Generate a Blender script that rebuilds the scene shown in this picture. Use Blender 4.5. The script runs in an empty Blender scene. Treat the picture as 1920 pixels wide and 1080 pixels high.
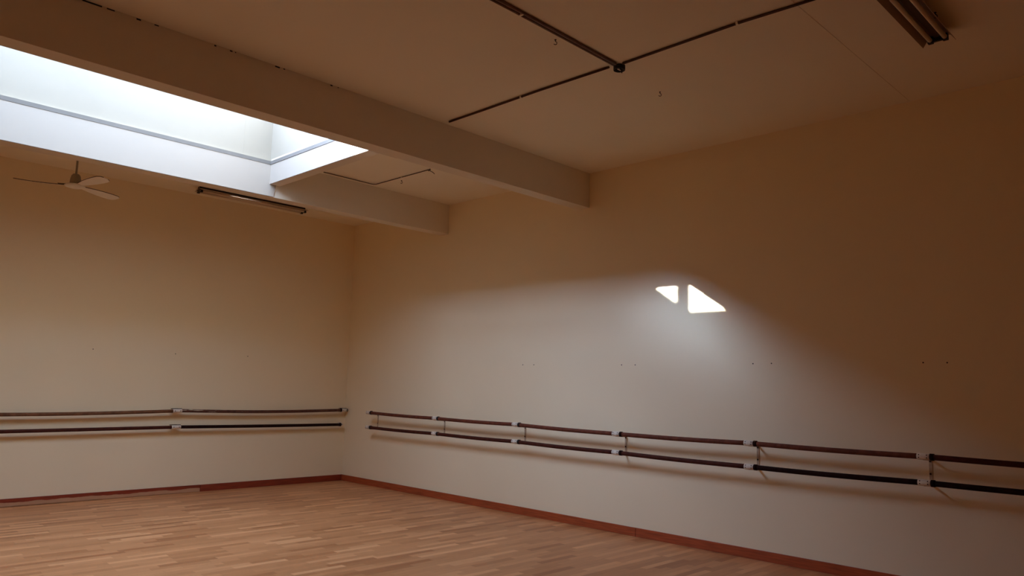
import bpy, bmesh, math, random
from mathutils import Vector, Matrix
random.seed(7)
S = bpy.context.scene
C = S.collection
PI = math.pi

# ------------------------------------------------------------------ camera
cam_data = bpy.data.cameras.new('camera'); cam = bpy.data.objects.new('camera', cam_data); C.objects.link(cam)
cam_data.sensor_width = 36.0; cam_data.sensor_fit = 'HORIZONTAL'
cam_data.lens = 1420.94 / 1920 * 36.0
cam_data.clip_start = 0.05; cam_data.clip_end = 200
_r = Vector((0.7014033, -0.7122568, 0.0268988)); _u = Vector((-0.1097528, -0.0706378, 0.9914457)); _f = Vector((0.7042639, 0.6983556, 0.1277178))
CAM = Vector((-6.6433, -10.1386, 1.5))
cam.matrix_world = Matrix(((_r.x, _u.x, -_f.x, CAM.x), (_r.y, _u.y, -_f.y, CAM.y), (_r.z, _u.z, -_f.z, CAM.z), (0, 0, 0, 1)))
S.camera = cam

# ------------------------------------------------------------------ view
S.view_settings.view_transform = 'Standard'; S.view_settings.look = 'None'
S.view_settings.gamma = 1.0; S.view_settings.use_curve_mapping = False
S.view_settings.exposure = 0.0
S.cycles.use_denoising = True
S.cycles.max_bounces = 14; S.cycles.diffuse_bounces = 10; S.cycles.transparent_max_bounces = 12
S.cycles.sample_clamp_indirect = 6.0
S.cycles.caustics_reflective = False; S.cycles.caustics_refractive = False

# ------------------------------------------------------------------ sky: hazy, bright around the low sun
SUN_DIR = Vector((1.0, -0.631, -0.423)).normalized()      # the way the sunlight travels
SKY_BASE, SKY_WIDE, SKY_NARROW, SKY_LOW = 10.2, 24.0, 480.0, 108.0
world = bpy.data.worlds.new('hazy_sky'); S.world = world; world.use_nodes = True
nt = world.node_tree; nt.nodes.clear()
def N(t, ty, **k):
    n = t.nodes.new(ty)
    for a, b in k.items(): setattr(n, a, b)
    return n
_out = N(nt, 'ShaderNodeOutputWorld'); _bg = N(nt, 'ShaderNodeBackground'); _tc = N(nt, 'ShaderNodeTexCoord')
_dot = N(nt, 'ShaderNodeVectorMath', operation='DOT_PRODUCT'); _dot.inputs[1].default_value = -SUN_DIR
nt.links.new(_tc.outputs['Generated'], _dot.inputs[0])
_mx = N(nt, 'ShaderNodeMath', operation='MAXIMUM'); _mx.inputs[1].default_value = 0; nt.links.new(_dot.outputs['Value'], _mx.inputs[0])
def powed(e, s):
    p = N(nt, 'ShaderNodeMath', operation='POWER'); p.inputs[1].default_value = e; nt.links.new(_mx.outputs[0], p.inputs[0])
    m = N(nt, 'ShaderNodeMath', operation='MULTIPLY'); m.inputs[1].default_value = s; nt.links.new(p.outputs[0], m.inputs[0]); return m
_a = powed(12, SKY_WIDE); _b = powed(260, SKY_NARROW)
_s1 = N(nt, 'ShaderNodeMath', operation='ADD'); nt.links.new(_a.outputs[0], _s1.inputs[0]); nt.links.new(_b.outputs[0], _s1.inputs[1])
_sp = N(nt, 'ShaderNodeSeparateXYZ'); nt.links.new(_tc.outputs['Generated'], _sp.inputs[0])
_om = N(nt, 'ShaderNodeMath', operation='SUBTRACT'); _om.inputs[0].default_value = 1.0; nt.links.new(_sp.outputs['Z'], _om.inputs[1])
_p3 = N(nt, 'ShaderNodeMath', operation='POWER'); nt.links.new(_om.outputs[0], _p3.inputs[0]); _p3.inputs[1].default_value = 3.0
_c = powed(2, SKY_LOW); _lm = N(nt, 'ShaderNodeMath', operation='MULTIPLY'); nt.links.new(_c.outputs[0], _lm.inputs[0]); nt.links.new(_p3.outputs[0], _lm.inputs[1])
_s3 = N(nt, 'ShaderNodeMath', operation='ADD'); nt.links.new(_s1.outputs[0], _s3.inputs[0]); nt.links.new(_lm.outputs[0], _s3.inputs[1])
_bg.inputs['Color'].default_value = (0.65, 0.81, 1.20, 1); nt.links.new(_s3.outputs[0], _bg.inputs['Strength'])
_bb = N(nt, 'ShaderNodeBackground'); _bb.inputs['Color'].default_value = (0.66, 0.88, 1.27, 1); _bb.inputs['Strength'].default_value = SKY_BASE
_ad = N(nt, 'ShaderNodeAddShader'); nt.links.new(_bg.outputs[0], _ad.inputs[0]); nt.links.new(_bb.outputs[0], _ad.inputs[1]); nt.links.new(_ad.outputs[0], _out.inputs[0])
world.cycles.sampling_method = 'MANUAL'; world.cycles.sample_map_resolution = 1024

# ------------------------------------------------------------------ sun, and the portal over the skylight shaft
sd = bpy.data.lights.new('sun', 'SUN'); sd.energy = 40.0; sd.angle = math.radians(0.45); sd.color = (1.0, 0.98, 0.96)
so = bpy.data.objects.new('sun', sd); C.objects.link(so); so.rotation_euler = SUN_DIR.to_track_quat('-Z', 'Y').to_euler(); so.location = (-9, -1, 9)
ZK = 4.84                                                   # top of the skylight kerb
SX0, SX1, SY0, SY1 = -6.02, -2.66, -4.599, -2.27            # inside of the skylight shaft
pd = bpy.data.lights.new('skylight_portal', 'AREA'); pd.shape = 'RECTANGLE'; pd.size = SX1 - SX0; pd.size_y = SY1 - SY0
pd.cycles.is_portal = True
po = bpy.data.objects.new('skylight_portal', pd); C.objects.link(po); po.location = ((SX0 + SX1) / 2, (SY0 + SY1) / 2, ZK + 0.005)

# ------------------------------------------------------------------ materials
def new_mat(name):
    m = bpy.data.materials.new(name); m.use_nodes = True
    return m, m.node_tree, m.node_tree.nodes['Principled BSDF']
def paint(name, col, rough=0.6, var=0.06, scale=1.2, bump=0.0, bscale=60, spec=0.3, metal=0.0, dark=None):
    m, t, p = new_mat(name)
    tc = N(t, 'ShaderNodeTexCoord')
    n = N(t, 'ShaderNodeTexNoise'); n.inputs['Scale'].default_value = scale; n.inputs['Detail'].default_value = 6
    t.links.new(tc.outputs['Object'], n.inputs['Vector'])
    r = N(t, 'ShaderNodeValToRGB')
    r.color_ramp.elements[0].position = 0.3; r.color_ramp.elements[1].position = 0.7
    r.color_ramp.elements[0].color = tuple(c * (1 - var) for c in col) + (1,)
    r.color_ramp.elements[1].color = tuple(min(1, c * (1 + var)) for c in col) + (1,)
    t.links.new(n.outputs['Fac'], r.inputs['Fac']); t.links.new(r.outputs['Color'], p.inputs['Base Color'])
    p.inputs['Roughness'].default_value = rough; p.inputs['Specular IOR Level'].default_value = spec; p.inputs['Metallic'].default_value = metal
    if bump:
        n2 = N(t, 'ShaderNodeTexNoise'); n2.inputs['Scale'].default_value = bscale; n2.inputs['Detail'].default_value = 3
        t.links.new(tc.outputs['Object'], n2.inputs['Vector'])
        b = N(t, 'ShaderNodeBump'); b.inputs['Strength'].default_value = bump; b.inputs['Distance'].default_value = 0.01
        t.links.new(n2.outputs['Fac'], b.inputs['Height']); t.links.new(b.outputs['Normal'], p.inputs['Normal'])
    return m
M = {}
WALLC = (0.87, 0.75, 0.52)
M['wall'] = paint('cream_wall_paint', WALLC, 0.55, 0.02, 0.9, 0.05, 30, 0.35)
M['ceiling'] = paint('off_white_ceiling_paint', (0.88, 0.82, 0.67), 0.8, 0.025, 0.8, 0.04, 25, 0.1)
M['beam'] = paint('off_white_beam_paint', (0.76, 0.69, 0.57), 0.7, 0.03, 2.0, 0.05, 30, 0.2)
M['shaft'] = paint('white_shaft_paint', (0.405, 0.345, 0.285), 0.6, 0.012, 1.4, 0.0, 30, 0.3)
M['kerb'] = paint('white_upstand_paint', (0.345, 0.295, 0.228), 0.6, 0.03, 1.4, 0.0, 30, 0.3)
M['grey_strip'] = paint('grey_shaft_strip', (0.19, 0.17, 0.15), 0.9, 0.05, 6, spec=0.05)  # plain grey for the strip around the shaft
M['alu'] = paint('grey_aluminium', (0.5, 0.5, 0.52), 0.4, 0.05, 6, metal=0.8)
M['rail_up'] = paint('brown_rail_paint', (0.135, 0.040, 0.022), 0.65, 0.25, 25, 0.1, 120, 0.12)
M['rail_low'] = paint('dark_brown_rail', (0.068, 0.017, 0.010), 0.65, 0.25, 25, 0.1, 120, 0.10)  # darker brown, mostly on the lower rails
M['rail_dark'] = paint('near_black_brown_rail', (0.022, 0.008, 0.006), 0.7, 0.25, 25, 0.1, 120, 0.06)  # darkest brown, on single rail sections and collars
M['rail_tan'] = paint('faded_brown_rail_paint', (0.17, 0.075, 0.035), 0.65, 0.3, 18, 0.1, 120, 0.12)
M['white_metal'] = paint('white_enamel', (0.74, 0.66, 0.55), 0.5, 0.1, 40, 0.0, 30, 0.25)
M['black'] = paint('black_plastic', (0.012, 0.010, 0.009), 0.5, 0.1, 20)
M['screw'] = paint('dark_screw_steel', (0.05, 0.03, 0.02), 0.4, 0.1, 20, metal=0.5)
M['bracket'] = paint('cream_bracket_enamel', (0.50, 0.38, 0.26), 0.5, 0.15, 30)
M['conduit'] = paint('brownish_conduit', (0.17, 0.09, 0.06), 0.6, 0.2, 15)
M['conduit_dark'] = paint('dark_conduit', (0.07, 0.03, 0.02), 0.6, 0.2, 15)
M['fan'] = paint('cream_fan_enamel', (0.90, 0.86, 0.78), 0.4, 0.03, 8)
M['fan_dust'] = paint('dusty_blade_top', (0.07, 0.04, 0.02), 0.8, 0.1, 8)
M['fan_dark'] = paint('olive_fan_motor', (0.34, 0.28, 0.19), 0.5, 0.05, 8)
M['fixture'] = paint('gloom_toned_reflector_enamel', (0.33, 0.22, 0.16), 0.5, 0.08, 8)  # cream enamel, with the gloom under the ceiling put into its colour
M['fixture_pale'] = paint('pale_reflector_enamel', (0.6, 0.5, 0.38), 0.5, 0.08, 8)
M['fixture_dark'] = paint('dark_fixture_channel', (0.06, 0.035, 0.025), 0.5, 0.08, 8)
M['tube'] = paint('unlit_tube_glass', (0.72, 0.6, 0.45), 0.5, 0.02, 8, spec=0.15)
M['wire'] = paint('dark_wire', (0.03, 0.015, 0.01), 0.5, 0.1, 20)

def scuffed(name, col):
    m = paint(name, col, 0.65, 0.25, 25, 0.1, 120, 0.12); t = m.node_tree; p = t.nodes['Principled BSDF']
    tc = N(t, 'ShaderNodeTexCoord'); mp = N(t, 'ShaderNodeMapping'); t.links.new(tc.outputs['Object'], mp.inputs['Vector']); mp.inputs['Scale'].default_value = (3.2, 30, 30)
    n = N(t, 'ShaderNodeTexNoise'); n.inputs['Scale'].default_value = 1.6; n.inputs['Detail'].default_value = 5; t.links.new(mp.outputs[0], n.inputs['Vector'])
    sx = N(t, 'ShaderNodeSeparateXYZ'); t.links.new(tc.outputs['Object'], sx.inputs[0])
    fall = N(t, 'ShaderNodeMapRange'); t.links.new(sx.outputs['X'], fall.inputs['Value'])
    fall.inputs['From Min'].default_value = 0.0; fall.inputs['From Max'].default_value = 1.3; fall.inputs['To Min'].default_value = 0.56; fall.inputs['To Max'].default_value = 0.74
    g = N(t, 'ShaderNodeMath', operation='GREATER_THAN'); t.links.new(n.outputs['Fac'], g.inputs[0]); t.links.new(fall.outputs['Result'], g.inputs[1])
    old = p.inputs['Base Color'].links[0].from_socket
    mix = N(t, 'ShaderNodeMix', data_type='RGBA'); t.links.new(g.outputs[0], mix.inputs['Factor']); t.links.new(old, mix.inputs['A']); mix.inputs['B'].default_value = (0.42, 0.33, 0.24, 1)
    t.links.new(mix.outputs['Result'], p.inputs['Base Color']); return m
M['rail_scuffed'] = scuffed('scuffed_brown_rail_paint', (0.11, 0.045, 0.028))
def baseboard_mat(name, col, worn=False):
    m, t, p = new_mat(name)
    tc = N(t, 'ShaderNodeTexCoord'); mp = N(t, 'ShaderNodeMapping'); t.links.new(tc.outputs['Object'], mp.inputs['Vector'])
    mp.inputs['Scale'].default_value = (1.5, 1.5, 25)
    n = N(t, 'ShaderNodeTexNoise'); n.inputs['Scale'].default_value = 3; n.inputs['Detail'].default_value = 8
    t.links.new(mp.outputs[0], n.inputs['Vector'])
    r = N(t, 'ShaderNodeValToRGB'); r.color_ramp.elements[0].position = 0.3; r.color_ramp.elements[1].position = 0.7
    r.color_ramp.elements[0].color = tuple(c * 0.7 for c in col) + (1,); r.color_ramp.elements[1].color = tuple(c * 1.25 for c in col) + (1,)
    t.links.new(n.outputs['Fac'], r.inputs['Fac'])
    last = r.outputs['Color']
    if worn:   # the varnish has come off the foot of the longer board
        sx = N(t, 'ShaderNodeSeparateXYZ'); t.links.new(tc.outputs['Object'], sx.inputs[0])
        n2 = N(t, 'ShaderNodeTexNoise'); n2.inputs['Scale'].default_value = 5; n2.inputs['Detail'].default_value = 8
        t.links.new(tc.outputs['Object'], n2.inputs['Vector'])
        ma = N(t, 'ShaderNodeMath', operation='MULTIPLY_ADD'); ma.inputs[1].default_value = 0.045; ma.inputs[2].default_value = 0.026
        t.links.new(n2.outputs['Fac'], ma.inputs[0])
        lt = N(t, 'ShaderNodeMath', operation='LESS_THAN'); t.links.new(sx.outputs['Z'], lt.inputs[0]); t.links.new(ma.outputs[0], lt.inputs[1])
        lx = N(t, 'ShaderNodeMath', operation='LESS_THAN'); t.links.new(sx.outputs['X'], lx.inputs[0]); lx.inputs[1].default_value = -2.19
        mu = N(t, 'ShaderNodeMath', operation='MULTIPLY'); t.links.new(lt.outputs[0], mu.inputs[0]); t.links.new(lx.outputs[0], mu.inputs[1])
        mix = N(t, 'ShaderNodeMix', data_type='RGBA'); t.links.new(mu.outputs[0], mix.inputs['Factor'])
        t.links.new(last, mix.inputs['A']); mix.inputs['B'].default_value = (0.50, 0.27, 0.15, 1); last = mix.outputs['Result']
    t.links.new(last, p.inputs['Base Color']); p.inputs['Roughness'].default_value = 0.4
    return m
M['bb_back'] = baseboard_mat('dark_red_varnished_wood', (0.25, 0.034, 0.012), True)
M['bb_right'] = baseboard_mat('orange_brown_varnished_wood', (0.38, 0.072, 0.020))

def floor_mat():
    m, t, p = new_mat('beech_strip_floor')
    L = t.links
    tc = N(t, 'ShaderNodeTexCoord'); sx = N(t, 'ShaderNodeSeparateXYZ'); L.new(tc.outputs['Object'], sx.inputs[0])
    def math_(op, a, b=None, c=None):
        n = N(t, 'ShaderNodeMath', operation=op)
        for i, v in enumerate((a, b, c)):
            if v is None: continue
            if isinstance(v, (int, float)): n.inputs[i].default_value = v
            else: L.new(v, n.inputs[i])
        return n.outputs[0]
    ROW, LEN = 0.068, 0.47
    yr = math_('DIVIDE', sx.outputs['Y'], ROW); row = math_('FLOOR', yr); fy = math_('FRACT', yr)
    wn = N(t, 'ShaderNodeTexWhiteNoise', noise_dimensions='1D'); L.new(row, wn.inputs['W'])
    xo = math_('MULTIPLY_ADD', wn.outputs['Value'], 7.31, math_('DIVIDE', sx.outputs['X'], LEN)); col = math_('FLOOR', xo); fx = math_('FRACT', xo)
    cb = N(t, 'ShaderNodeCombineXYZ'); L.new(row, cb.inputs[0]); L.new(col, cb.inputs[1])
    w2 = N(t, 'ShaderNodeTexWhiteNoise', noise_dimensions='2D'); L.new(cb.outputs[0], w2.inputs['Vector'])
    ramp = N(t, 'ShaderNodeValToRGB'); e = ramp.color_ramp.elements
    e[0].position = 0.0; e[0].color = (0.38, 0.137, 0.048, 1)
    e[1].position = 1.0; e[1].color = (0.70, 0.328, 0.140, 1)
    k = e.new(0.2); k.color = (0.48, 0.196, 0.073, 1)
    k = e.new(0.8); k.color = (0.57, 0.245, 0.098, 1)
    L.new(w2.outputs['Value'], ramp.inputs['Fac'])
    mp = N(t, 'ShaderNodeMapping'); L.new(tc.outputs['Object'], mp.inputs['Vector']); mp.inputs['Scale'].default_value = (3, 60, 1)
    gr = N(t, 'ShaderNodeTexNoise'); gr.inputs['Scale'].default_value = 1.6; gr.inputs['Detail'].default_value = 5; L.new(mp.outputs[0], gr.inputs['Vector'])
    g2 = math_('MULTIPLY_ADD', gr.outputs['Fac'], 0.5, 0.75)
    big = N(t, 'ShaderNodeTexNoise'); big.inputs['Scale'].default_value = 0.7; big.inputs['Detail'].default_value = 4; L.new(tc.outputs['Object'], big.inputs['Vector'])
    g3 = math_('MULTIPLY', g2, math_('MULTIPLY_ADD', big.outputs['Fac'], 0.16, 0.92))
    # joints between strips
    ey = math_('LESS_THAN', math_('MINIMUM', fy, math_('SUBTRACT', 1.0, fy)), 0.022)
    ex = math_('LESS_THAN', math_('MINIMUM', fx, math_('SUBTRACT', 1.0, fx)), 0.003)
    seam = math_('MAXIMUM', ey, ex)
    g4 = math_('MULTIPLY', g3, math_('MULTIPLY_ADD', seam, -0.22, 1.0))
    vm = N(t, 'ShaderNodeVectorMath', operation='SCALE'); L.new(ramp.outputs['Color'], vm.inputs[0]); L.new(g4, vm.inputs['Scale'])
    L.new(vm.outputs[0], p.inputs['Base Color'])
    p.inputs['Roughness'].default_value = 0.42; p.inputs['Specular IOR Level'].default_value = 0.35
    return m
M['floor'] = floor_mat()

def glass_mat():
    m, t, p = new_mat('thin_clear_glazing'); t.nodes.remove(p)
    o = [n for n in t.nodes if n.type == 'OUTPUT_MATERIAL'][0]
    tr = N(t, 'ShaderNodeBsdfTransparent'); tr.inputs['Color'].default_value = (0.95, 0.97, 0.97, 1)
    gl = N(t, 'ShaderNodeBsdfGlossy'); gl.inputs['Roughness'].default_value = 0.05
    mx = N(t, 'ShaderNodeMixShader'); mx.inputs[0].default_value = 0.05
    t.links.new(tr.outputs[0], mx.inputs[1]); t.links.new(gl.outputs[0], mx.inputs[2]); t.links.new(mx.outputs[0], o.inputs['Surface'])
    return m
M['glass'] = glass_mat()

# ------------------------------------------------------------------ helpers
def add_box(bm, x0, x1, y0, y1, z0, z1, mi=0):
    v = [bm.verts.new((x, y, z)) for x in (x0, x1) for y in (y0, y1) for z in (z0, z1)]
    for q in ((0, 1, 3, 2), (4, 6, 7, 5), (0, 4, 5, 1), (2, 3, 7, 6), (0, 2, 6, 4), (1, 5, 7, 3)):
        f = bm.faces.new([v[i] for i in q]); f.material_index = mi
def add_prism(bm, poly, vec, mi=0):
    a = [bm.verts.new(p) for p in poly]; b = [bm.verts.new(Vector(p) + Vector(vec)) for p in poly]
    fs = [bm.faces.new(a), bm.faces.new(list(reversed(b)))]
    n = len(a)
    for i in range(n): fs.append(bm.faces.new((a[i], b[i], b[(i + 1) % n], a[(i + 1) % n])))
    for f in fs: f.material_index = mi
def add_tube(bm, pts, r, seg=16, cap=True, mi=0):
    """round tube along points; r a number or one radius per point"""
    pts = [Vector(p) for p in pts]; rings = []
    for i, p in enumerate(pts):
        d = (pts[min(i + 1, len(pts) - 1)] - pts[max(i - 1, 0)]).normalized()
        up = Vector((0, 0, 1)) if abs(d.z) < 0.9 else Vector((1, 0, 0))
        s = d.cross(up).normalized(); t = s.cross(d).normalized(); rr = r[i] if isinstance(r, (list, tuple)) else r
        rings.append([bm.verts.new(p + (s * math.cos(2 * PI * k / seg) + t * math.sin(2 * PI * k / seg)) * rr) for k in range(seg)])
    for a, b in zip(rings, rings[1:]):
        for k in range(seg):
            f = bm.faces.new((a[k], a[(k + 1) % seg], b[(k + 1) % seg], b[k])); f.smooth = True; f.material_index = mi
    if cap:
        for ring in (list(reversed(rings[0])), rings[-1]):
            f = bm.faces.new(ring); f.material_index = mi
def add_lathe(bm, c, prof, seg=32, mi=0):
    rings = [[bm.verts.new((c[0] + r * math.cos(2 * PI * k / seg), c[1] + r * math.sin(2 * PI * k / seg), c[2] + z)) for k in range(seg)] for r, z in prof]
    for a, b in zip(rings, rings[1:]):
        for k in range(seg):
            f = bm.faces.new((a[k], a[(k + 1) % seg], b[(k + 1) % seg], b[k])); f.smooth = True; f.material_index = mi
    for ring in (rings[0], list(reversed(rings[-1]))):
        bm.faces.new(ring).material_index = mi
def BM(): return bmesh.new()
def obj(name, bm, mats, parent=None, bevel=0.0, sharp=True):
    """one mesh object built in world coordinates, re-based on its parent's origin"""
    bmesh.ops.recalc_face_normals(bm, faces=bm.faces[:])
    off = Vector((0, 0, 0))
    q = parent
    while q is not None: off += q.location; q = q.parent
    bmesh.ops.translate(bm, verts=bm.verts[:], vec=-off)
    me = bpy.data.meshes.new(name); bm.to_mesh(me); bm.free()
    for m in (mats if isinstance(mats, (list, tuple)) else [mats]): me.materials.append(m)
    o = bpy.data.objects.new(name, me); C.objects.link(o); o.parent = parent
    if bevel:
        b = o.modifiers.new('bevel', 'BEVEL'); b.width = bevel; b.segments = 2; b.limit_method = 'ANGLE'
    return o
def struct(name, bm, mats, bevel=0.0, parent=None):
    o = obj(name, bm, mats, parent, bevel)
    if parent is None: o['kind'] = 'structure'
    return o
def tag(o, label, cat, group=None):
    o['label'] = label; o['category'] = cat
    if group: o['group'] = group
    return o
def thing(name, label, cat, loc, group=None):
    o = bpy.data.objects.new(name, None); C.objects.link(o); o.location = loc; o.empty_display_size = 0.1
    return tag(o, label, cat, group)

# ------------------------------------------------------------------ room shell
XL, YF, ZC = -11.0, -13.0, 3.951
bm = BM(); add_box(bm, XL - .2, .2, YF - .2, .2, -.15, 0); struct('floor', bm, M['floor'])
bm = BM(); add_box(bm, XL - .2, .2, 0, .2, 0, ZC + .3); struct('wall_back', bm, M['wall'])
bm = BM(); add_box(bm, 0, .2, YF, 0, 0, ZC + .3); struct('wall_right', bm, M['wall'])
bm = BM(); add_box(bm, XL - .2, XL, YF, 0, 0, ZC + .3); struct('wall_left', bm, M['wall'])
bm = BM(); add_box(bm, XL - .2, .2, YF - .2, YF, 0, ZC + .3); struct('wall_front', bm, M['wall'])
B1N, B1F, B1Z = -4.766, -4.599, 3.545       # the nearer beam
B2N, B2F, B2Z = -2.293, -2.126, 3.539       # the farther beam
HX0, HX1, HZ = -2.67, -2.54, 3.68           # the header closing the shaft
HL = SX0                                     # left end of the shaft
bm = BM()
add_box(bm, XL, 0, YF, B1N + .02, ZC, ZC + .12)
add_box(bm, XL, 0, B2F - .02, 0, ZC, ZC + .12)
add_box(bm, HX1 - .03, 0, B1F - .08, B2N + .08, ZC, ZC + .12)
add_box(bm, XL, HL - .07, B1F - .08, B2N + .08, ZC, ZC + .12)
# plasterboard seam standing slightly proud of the ceiling
add_box(bm, XL, 0, -8.19, -8.13, ZC - .0025, ZC)
struct('ceiling', bm, M['ceiling'])

# beams
def beam(n, y0, y1, z, cracks=()):
    bm = BM(); add_box(bm, XL, 0, y0, y1, z, ZC - .0002)
    for a, b in cracks: add_box(bm, a, b, y0 - .0015, y0 + .001, ZC - .010 - random.random() * .006, ZC - .002, 1)
    o = obj(n, bm, [M['beam'], M['black']], bevel=0.004); o['kind'] = 'structure'; return o
beam('trim_1', B1N, B1F, B1Z, [(-5.32, -5.20), (-5.17, -5.12), (-4.98, -4.95), (-4.86, -4.83), (-4.43, -4.415), (-4.31, -4.29), (-4.27, -4.262), (-3.94, -3.90), (-3.87, -3.855), (-3.44, -3.42), (-3.37, -3.362)])
beam('trim_2', B2N, B2F, B2Z)

# shaft lining and header
bm = BM()
# far lining panel fixed on the farther beam, its end cut slightly aslant
add_prism(bm, [(HL, B2N, B2Z + .003), (-2.612, B2N, B2Z + .003), (-2.585, B2N, HZ + .02), (-2.585, B2N, ZC - .03), (HL, B2N, ZC - .03)], (0, -.012, 0))
add_box(bm, HL, -2.60, B1F, B1F + .012, B1Z + .003, ZC - .03)
add_box(bm, HL - .1, HL, B1F, B2N, HZ, ZC)
struct('trim_3', bm, M['shaft'], 0.002)
bm = BM()
add_box(bm, HX0 + .008, HX1, B1F, B2N, HZ, ZC + .02)
struct('trim_4', bm, M['beam'], 0.003)
bm = BM(); add_box(bm, HX0, HX0 + .008, B1F + .012, B2N - .012, HZ + .001, ZC - .03); struct('trim_5', bm, M['shaft'])
# upstand walls above the ceiling
bm = BM()
add_box(bm, SX0 - .1, SX1 + .09, SY1, SY1 + .1, ZC - .002, ZK)
add_box(bm, SX0 - .1, SX1 + .09, SY0 - .1, SY0, ZC - .002, ZK)
add_box(bm, SX0 - .1, SX0, SY0, SY1, ZC - .002, ZK)
add_prism(bm, [(SX1, SY0, ZC - .002), (SX1, SY1, ZC - .002), (SX1 + .09, SY1, ZC - .002), (SX1 + .09, SY0, ZC - .002)], (0, 0, ZK - ZC + .002))
# board joint close to the corner
add_box(bm, -2.99, -2.985, SY1 - .001, SY1 + .001, ZC, ZK)
struct('trim_6', bm, M['kerb'])
# grey strip between lining and upstand
bm = BM()
add_box(bm, SX0, HX0 + .006, B2N - .016, SY1 + .01, ZC - .046, ZC - .006)
add_prism(bm, [(HX0 - .006, B2N, ZC - .046), (HX0 + .02, B2N, ZC - .046), (HX0 + .02, B2N, ZC - .006), (HX0 - .006, B2N, ZC - .006)], (0, B1F - B2N, -.0))
struct('trim_7', bm, M['grey_strip'])

# glazed lantern on the kerb
LX0, LX1, LY0, LY1, LZ = SX0 - .03, SX1 + .05, SY0 - .06, SY1 + .09, 5.45
bm = BM()
PW = .034
for cx in (LX0, LX1):
    for cy in (LY0, LY1):
        pw = PW + (.018 if cx == LX0 and cy == LY1 else 0)
        add_box(bm, cx - pw, cx + pw, cy - pw, cy + pw, ZK, LZ)
for y in (LY0, LY1):
    add_box(bm, LX0, LX1, y - PW, y + PW, LZ - .04, LZ + .04)
for x in (LX0, LX1): add_box(bm, x - PW, x + PW, LY0, LY1, LZ - .04, LZ + .04)
for k in range(1, 4):
    x = LX0 + (LX1 - LX0) * k / 4; add_box(bm, x - .02, x + .02, LY0, LY1, LZ - .02, LZ + .03)
win = struct('window_1', bm, M['alu'])
bm = BM()
add_box(bm, LX0, LX1, LY0, LY1, LZ + .031, LZ + .037)
obj('glazing', bm, M['glass'], win)
bm = BM()
add_box(bm, LX0 + .034, LX1 - .034, LY1 - .003, LY1 + .003, ZK + .002, LZ - .04)
obj('glazing', bm, M['glass'], win)
bm = BM()
add_box(bm, LX0 + .034, LX1 - .034, LY0 - .003, LY0 + .003, ZK + .002, LZ - .04)
obj('glazing', bm, M['glass'], win)
for x in (LX0, LX1):
    bm = BM(); add_box(bm, x - .003, x + .003, LY0 + .034, LY1 - .034, ZK + .002, LZ - .04); obj('glazing', bm, M['glass'], win)

# baseboards
BH, BT = .088, .012
bm = BM()
add_box(bm, -2.183, -BT, -BT, 0, .001, BH); add_box(bm, XL, -2.187, -BT - .001, 0, .004, BH + .001)
struct('baseboard_back', bm, M['bb_back'], 0.0015)
bm = BM()
add_box(bm, -BT, 0, -5.438, 0, .001, BH); add_box(bm, -BT, 0, YF, -5.442, .001, BH + .001)
struct('baseboard_right', bm, M['bb_right'], 0.0015)
bm = BM(); add_box(bm, XL, -BT, YF, YF + BT, .001, BH); struct('baseboard_front', bm, M['bb_right'], 0.0015)
bm = BM(); add_box(bm, XL, XL + BT, YF + BT, -BT - .002, .001, BH); struct('baseboard_left', bm, M['bb_right'], 0.0015)

# ------------------------------------------------------------------ barres on the right wall
RO = .17                                     # distance of the rail from the wall
YB = [-.87, -2.37, -3.842, -5.305, -6.787, -8.229, -9.74]
ZU = [1.057, 1.048, 1.048, 1.032, 1.042, 1.044, 1.044]
ZLo = [.848, .851, .851, .842, .834, .847, .860]
def screw_head(bm, c, n, r=.005):
    c = Vector(c); n = Vector(n); add_tube(bm, [c, c + n * .003], r, 8)
def right_barre(label, zs, mats):
    root = thing('ballet_barre', label, 'ballet barre', (-RO, YB[0], zs[0]), 'barres running along the right wall')
    R_ = .0215
    for i in range(6):
        y0, y1 = YB[i], YB[i + 1]; z0, z1 = zs[i], zs[i + 1]; pts = []
        for k in range(13):
            t = k / 12; sag = -.006 * math.sin(PI * t)
            pts.append((-RO, y0 + (y1 - y0) * t, z0 + (z1 - z0) * t + sag))
        if i == 0: pts[0] = (-RO, y0 + .03, z0)
        bm = BM(); add_tube(bm, pts, R_, 20); obj('rail', bm, mats[i], root)
    for i in range(6):
        y, z = YB[i], zs[i]
        bm = BM(); add_tube(bm, [(-RO, y + .045, z), (-RO, y + .042, z), (-RO, y - .042, z), (-RO, y - .045, z)], [R_ + .002, R_ + .004, R_ + .004, R_ + .002], 24)
        cl = obj('clamp', bm, M['white_metal'], root)
        for dy in (-.028, .028):
            for a in (150, 195):
                bm = BM()
                c = Vector((-RO + math.cos(math.radians(a)) * (R_ + .003), y + dy, z + math.sin(math.radians(a)) * (R_ + .003)))
                screw_head(bm, c, (math.cos(math.radians(a)), 0, math.sin(math.radians(a))), .0045)
                obj('screw', bm, M['black'], cl)
        bm = BM(); add_tube(bm, [(-RO, y - .046, z), (-RO, y - .074, z)], R_ + .005, 24); obj('collar', bm, M['black' if i in (0, 1, 2) else 'rail_dark'], root)
    return root
right_barre('upper brown ballet barre on the right wall, above the darker one', ZU, [M['rail_up']] * 5 + [M['rail_low']])
right_barre('lower darker brown ballet barre on the right wall', ZLo, [M['rail_low']] * 4 + [M['rail_dark']] * 2)
names = ['closest to the room corner', 'second from the room corner', 'third from the room corner', 'fourth from the room corner', 'second from the right edge of the photo', 'closest to the right edge of the photo']
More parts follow.
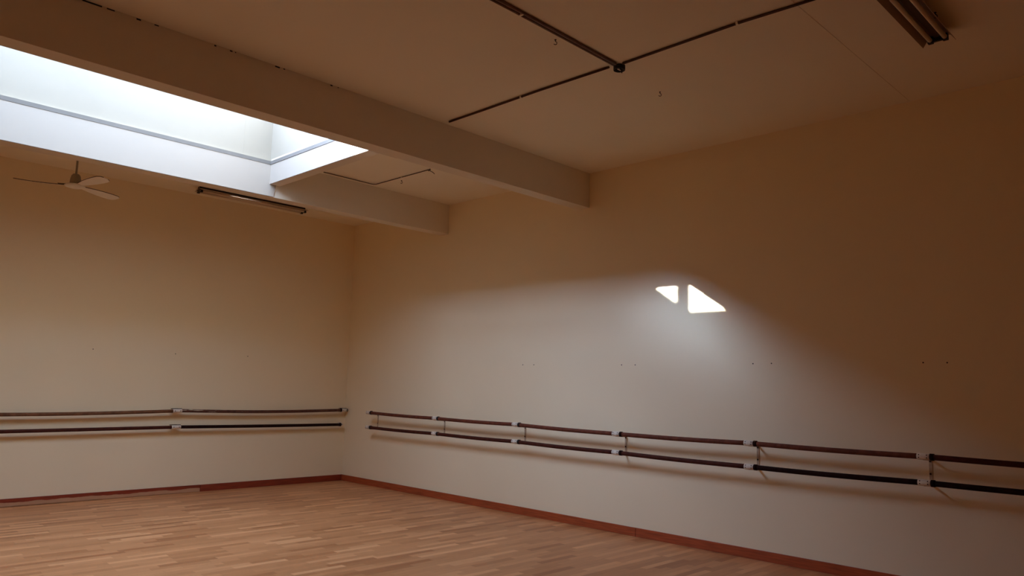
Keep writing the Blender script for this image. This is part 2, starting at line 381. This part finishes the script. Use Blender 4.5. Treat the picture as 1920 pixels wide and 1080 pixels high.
for i in range(6):
    y = YB[i]; zu, zl = ZU[i], ZLo[i]; R_ = .0215
    b = thing('barre_bracket', 'upright wall bracket of the right wall barres, ' + names[i], 'bracket', (0, y, zl - .05), 'brackets holding the right wall barres')
    bm = BM(); add_box(bm, -.006, -.0005, y - .012, y + .012, zl - .04, zu - .012); obj('wall_plate', bm, M['bracket'], b, 0.001)
    for z in (zu, zl):
        bm = BM()
        add_prism(bm, [(-.006, y - .003, z - R_ - .018), (-RO - .012, y - .003, z - R_ - .0055), (-RO - .012, y - .003, z - R_ - .001 - .0025), (-RO + .02, y - .003, z - R_ - .0025), (-.006, y - .003, z - R_ + .006)], (0, .006, 0))
        obj('arm', bm, M['bracket'], b)
    for z in (zu - .045, zl + .055):
        bm = BM(); screw_head(bm, (-.006, y + .002, z), (-1, 0, 0), .008); obj('screw', bm, M['screw'], b)

# ------------------------------------------------------------------ barres on the back wall
AO = .09
def back_barre(label, pts_l, pts_r, ml, mr, zc, ze, endkind):
    root = thing('ballet_barre', label, 'ballet barre', (-2.6, -AO, zc), 'barres running along the back wall')
    R_ = .021
    bm = BM(); add_tube(bm, pts_l, R_, 20); obj('rail', bm, ml, root)
    bm = BM(); add_tube(bm, pts_r, R_, 20); obj('rail', bm, mr, root)
    def bracket(x, z, w, end=False):
        bm = BM(); add_tube(bm, [(x - w, -AO, z), (x - w + .003, -AO, z), (x + w - .003, -AO, z), (x + w, -AO, z)], [R_ + .001, R_ + .004, R_ + .004, R_ + .001], 24)
        cl = obj('clamp', bm, M['white_metal'], root)
        for dx in (-w * .6, w * .6):
            bm = BM(); screw_head(bm, (x + dx, -AO - R_ - .003, z), (0, -1, 0), .006); obj('screw', bm, M['black'], cl)
        bm = BM(); add_prism(bm, [(x - .012, -.0005, z - .012), (x - .012, -AO + R_, z - .012), (x - .012, -AO + R_, z + .012), (x - .012, -.0005, z + .012)], (.024, 0, 0))
        add_box(bm, x - .04, x + .04, -.005, -.0005, z - .03, z + .03)
        obj('bracket', bm, M['bracket'], root)
        bm = BM(); add_box(bm, x - w - .02, x + w, -AO - .008, -AO + .018, z + R_ + .003, z + R_ + .010); obj('bracket_lip', bm, M['black'], root)
    bracket(-2.60, zc, .058)
    if endkind:
        bracket(-.085, ze, .045)
        bm = BM(); add_tube(bm, [(-.040, -AO, ze), (-.026, -AO, ze)], R_ + .002, 20); obj('end_cap', bm, M['black'], root)
    else:
        bm = BM(); add_prism(bm, [(-.10, -.0005, ze - .012), (-.10, -AO - .01, ze - .006), (-.10, -AO - .01, ze + .006), (-.10, -.0005, ze + .03)], (.006, 0, 0))
        add_box(bm, -.125, -.06, -.005, -.0005, ze - .035, ze + .035)
        obj('bracket', bm, M['white_metal'], root)
    bm = BM(); add_tube(bm, [(-.15, -AO, ze), (-.128, -AO, ze)], R_ + .004, 20); obj('collar', bm, M['rail_dark'], root)
    return root
def sag(x0, x1, z0, z1, s, n=24): return [(x0 + (x1 - x0) * k / n, -AO, z0 + (z1 - z0) * k / n - s * math.sin(PI * k / n)) for k in range(n + 1)]
back_barre('upper brown ballet barre on the back wall, sagging and scuffed', sag(-5.9, -2.63, 1.050, 1.058, .027), sag(-2.57, -.14, 1.062, 1.060, .018), M['rail_tan'], M['rail_scuffed'], 1.060, 1.060, True)
back_barre('lower dark ballet barre on the back wall', sag(-5.9, -2.63, .835, .852, .003), sag(-2.57, -.14, .853, .843, .003), M['rail_low'], M['rail_dark'], .853, .843, False)

# ------------------------------------------------------------------ ceiling fan
fc = Vector((-4.30, -1.10, 0)); FZ = 3.53
fan = thing('ceiling_fan', 'cream three bladed ceiling fan hanging in the far left bay', 'ceiling fan', (fc.x, fc.y, ZC))
bm = BM(); add_lathe(bm, (fc.x, fc.y, ZC), [(.055, -.0005), (.052, -.02), (.03, -.05), (.014, -.055)]); obj('canopy', bm, M['fan'], fan)
bm = BM(); add_tube(bm, [(fc.x, fc.y, ZC - .05), (fc.x, fc.y, FZ + .115)], .011, 12); obj('down_rod', bm, M['fan_dark'], fan)
bm = BM(); add_lathe(bm, (fc.x, fc.y, FZ), [(.012, .125), (.03, .12), (.045, .10), (.053, .06), (.055, .02), (.05, .012)]); obj('motor_housing', bm, M['fan_dark'], fan)
bm = BM(); add_lathe(bm, (fc.x, fc.y, FZ), [(.05, .011), (.085, .004), (.10, -.008), (.095, -.022), (.06, -.032), (.02, -.034)]); obj('hub', bm, M['fan'], fan)
for ang, tip in ((30, 0), (-78, 0), (145, .032)):
    a = math.radians(ang); d = Vector((math.cos(a), math.sin(a), 0)); s = Vector((-d.y, d.x, 0))
    bm = BM()
    prof = [(.10, .028), (.16, .038), (.24, .052), (.34, .062), (.46, .068), (.54, .066), (.585, .052), (.605, .024)]
    pitch = -math.radians(12 if tip == 0 else 10); top = []; bot = []
    for rr, w in prof:
        c = Vector((fc.x, fc.y, FZ - .004 + tip * ((rr - .1) / .5) ** 2)) + d * rr
        off = s * math.cos(pitch) + Vector((0, 0, 1)) * math.sin(pitch)
        top.append((c + off * w, c - off * w))
    vt = [[bm.verts.new(p + Vector((0, 0, h))) for p in pr] for pr in top for h in (.0045,)]
    vb = [[bm.verts.new(p - Vector((0, 0, .003))) for p in pr] for pr in top]
    for i in range(len(prof) - 1):
        bm.faces.new((vt[i][0], vt[i][1], vt[i + 1][1], vt[i + 1][0])).material_index = 1; bm.faces.new((vb[i][0], vb[i + 1][0], vb[i + 1][1], vb[i][1]))
        bm.faces.new((vt[i][0], vt[i + 1][0], vb[i + 1][0], vb[i][0])).material_index = 1; bm.faces.new((vt[i][1], vb[i][1], vb[i + 1][1], vt[i + 1][1])).material_index = 1
    bm.faces.new((vt[0][0], vb[0][0], vb[0][1], vt[0][1])); bm.faces.new((vt[-1][0], vt[-1][1], vb[-1][1], vb[-1][0]))
    bl = obj('blade', bm, [M['fan'], M['fan_dust']], fan)
    bm = BM(); p0 = Vector((fc.x, fc.y, FZ + .004)) + d * .05; p1 = Vector((fc.x, fc.y, FZ + .004)) + d * .17
    add_prism(bm, [p0 - s * .012, p0 + s * .012, p1 + s * .02, p1 - s * .02], (0, 0, .005)); obj('blade_iron', bm, M['fan_dark'], bl)

# ------------------------------------------------------------------ fluorescent fixtures
def fluor(label, x0, x1, y, tip=.076, fm='fixture'):
    L = thing('fluorescent_light', label, 'ceiling light', ((x0 + x1) / 2, y, ZC), 'unlit fluorescent ceiling lights')
    bm = BM(); add_prism(bm, [(x0 + .01, y - .028, ZC - .0005), (x0 + .01, y - .022, ZC - .045), (x0 + .01, y + .022, ZC - .045), (x0 + .01, y + .028, ZC - .0005)], (x1 - x0 - .02, 0, 0))
    obj('channel', bm, M['fixture_dark'], L)
    for xe in (x0 + .012, x1 - .032):
        bm = BM(); add_box(bm, xe, xe + .02, y - .0285, y + .0285, ZC - .070, ZC - .001); obj('end_plate', bm, M['black'], L)
    for s in (-1, 1):
        bm = BM()
        add_prism(bm, [(x0, y + s * .026, ZC - .024), (x0, y + s * .070, ZC - .040), (x0, y + s * .100, ZC - tip), (x0, y + s * .1015, ZC - tip + .002), (x0, y + s * .071, ZC - .037), (x0, y + s * .026, ZC - .021)], (x1 - x0, 0, 0))
        obj('reflector', bm, M[fm], L)
        bm = BM(); add_tube(bm, [(x0 + .035, y + s * .045, ZC - .060), (x1 - .035, y + s * .045, ZC - .060)], .015, 16); obj('tube', bm, M['tube'], L)
        for xe, dx in ((x0 + .012, .03), (x1 - .012, -.03)):
            bm = BM(); add_box(bm, min(xe, xe + dx), max(xe, xe + dx), y + s * .045 - .016, y + s * .045 + .016, ZC - .078, ZC - .035)
            so_ = obj('lamp_holder', bm, M['black'], L)
            bm = BM(); xx = xe if dx > 0 else xe
            add_box(bm, xx - .001, xx + .001, y + s * .045 - .005, y + s * .045 + .005, ZC - .064, ZC - .056); obj('contact', bm, M['white_metal'], so_)
    return L
fluor('unlit twin fluorescent light on the ceiling at the top right', -2.75, -1.19, -8.735, .085)
fluor('unlit twin fluorescent light behind the farther beam, near the back wall', -2.72, -1.17, -.47, .055, 'fixture_pale')

# ------------------------------------------------------------------ conduits, junction box, hooks
def conduit(label, runs, clips, mat, r=.010, loc=None):
    t = thing('conduit', label, 'conduit', loc or runs[0][0], 'surface conduits on the ceiling')
    for pts in runs:
        bm = BM(); add_tube(bm, pts, r, 12); obj('pipe', bm, mat, t)
    for c, ax in clips:
        bm = BM(); c = Vector(c)
        h = Vector((.007, .018, .0)) if ax == 'x' else Vector((.014, .007, 0))
        add_box(bm, c.x - h.x, c.x + h.x, c.y - h.y, c.y + h.y, ZC - 2 * r - .003, ZC - .0005); obj('clip', bm, M['ceiling'], t)
zc = ZC - .0105
conduit('conduit running from the junction box back towards the nearer beam', [[(-2.215, -4.86, zc), (-2.215, -5.3, zc), (-2.225, -6.0, zc), (-2.215, -6.73, zc)]], [((-2.22, -5.80, 0), 'y')], M['conduit_dark'], .009)
conduit('conduit running from the junction box towards the right edge of the photo', [[(-2.20, -6.85, zc), (-2.215, -7.8, zc), (-2.19, -8.3, zc), (-2.19, -8.6, zc)]], [((-2.215, -7.80, 0), 'y')], M['conduit_dark'], .009)
conduit('thicker pair of conduits running from the junction box to the top edge of the photo', [[(-2.23, -6.805, zc), (-3.3, -6.825, zc), (-5.0, -6.83, zc), (-8.0, -6.83, zc)], [(-2.23, -6.783, zc), (-3.3, -6.798, zc), (-5.0, -6.805, zc), (-8.0, -6.805, zc)]], [((-3.27, -6.81, 0), 'x'), ((-4.8, -6.81, 0), 'x')], M['conduit'], .0105)
jb = thing('junction_box', 'round black open junction box where the ceiling conduits meet', 'junction box', (-2.165, -6.79, ZC))
bm = BM()
add_lathe(bm, (-2.165, -6.79, ZC), [(.045, -.0005), (.045, -.035), (.040, -.036), (.039, -.012)], 28); obj('box', bm, M['black'], jb)
bm = BM(); add_box(bm, -2.185, -2.145, -6.797, -6.785, ZC - .034, ZC - .012); obj('terminal_block', bm, M['white_metal'], jb)
bm = BM(); add_tube(bm, [(-2.165, -6.80, ZC - .02), (-2.16, -6.81, ZC - .05), (-2.158, -6.81, ZC - .062)], .004, 8); obj('wire', bm, M['wire'], jb)
# the bay behind the nearer beam
conduit('thin conduit with an elbow in the bay beside the skylight', [[(-2.05, -2.40, zc), (-1.36, -2.40, zc), (-1.325, -2.43, zc), (-1.315, -3.46, zc)]], [((-1.32, -2.95, 0), 'y')], M['conduit_dark'], .005)
wr = thing('loose_wire', 'short loose dark wire ends at the end of the thin conduit', 'wire', (-1.31, -3.47, ZC))
bm = BM(); add_tube(bm, [(-1.31, -3.47, ZC - .001), (-1.31, -3.475, ZC - .03), (-1.28, -3.48, ZC - .035), (-1.25, -3.48, ZC - .05)], .004, 8)
add_tube(bm, [(-1.31, -3.47, ZC - .001), (-1.33, -3.475, ZC - .035), (-1.345, -3.47, ZC - .02)], .004, 8); obj('wire', bm, M['wire'], wr)
for lab, (x, y) in (('small dark ceiling hook in front of the thicker conduits', (-2.82, -6.715)), ('small dark ceiling hook to the right of the junction box', (-1.53, -6.735)), ('small dark ceiling hook beside the top right fluorescent light', (-1.50, -8.80)), ('tiny dark hook beside the thin conduit near the farther beam', (-1.21, -2.80))):
    bm = BM(); r = .012; pts = [(x, y, ZC - .0005), (x, y, ZC - .012)]
    for k in range(9):
        a = PI / 2 - k * PI * 1.35 / 8; pts.append((x + .9 * r * math.cos(a) * .7071 - 0, y - r * math.cos(a) * .7071, ZC - .026 + r * math.sin(a)))
    add_tube(bm, pts, .0028, 8)
    add_lathe(bm, (x, y, ZC), [(.008, -.0005), (.007, -.004), (.003, -.005)], 12)
    tag(obj('ceiling_hook', bm, M['wire']), lab, 'hook', 'hooks screwed into the ceiling')

# ------------------------------------------------------------------ wall marks: screw plugs left in the walls
def plug(p, n, lab, r=.006):
    bm = BM(); add_tube(bm, [Vector(p), Vector(p) + Vector(n) * .002], r, 10)
    tag(obj('wall_plug', bm, M['screw']), lab, 'wall plug', 'old screw plugs left in the walls')
for x, z, n in ((-3.638, 1.804, 'leftmost of the three dark plugs in the back wall'), (-2.647, 1.794, 'middle dark plug in the back wall, above the barre clamps'), (-1.648, 1.809, 'rightmost of the three dark plugs in the back wall')):
    plug((x, 0, z), (0, -1, 0), n)
for y, z, n in ((-3.772, 1.753, 'left plug of the pair above the third barre bracket'), (-3.953, 1.753, 'right plug of the pair above the third barre bracket'),
                (-5.238, 1.752, 'left plug of the pair above the fourth barre bracket'), (-5.415, 1.752, 'right plug of the pair above the fourth barre bracket'),
                (-6.748, 1.764, 'left plug of the pair below and right of the sunlit patch'), (-6.929, 1.766, 'right plug of the pair below and right of the sunlit patch'),
                (-8.205, 1.771, 'left plug of the pair nearest the right edge of the photo'), (-8.378, 1.770, 'right plug of the pair nearest the right edge of the photo')):
    plug((0, y, z), (-1, 0, 0), n)
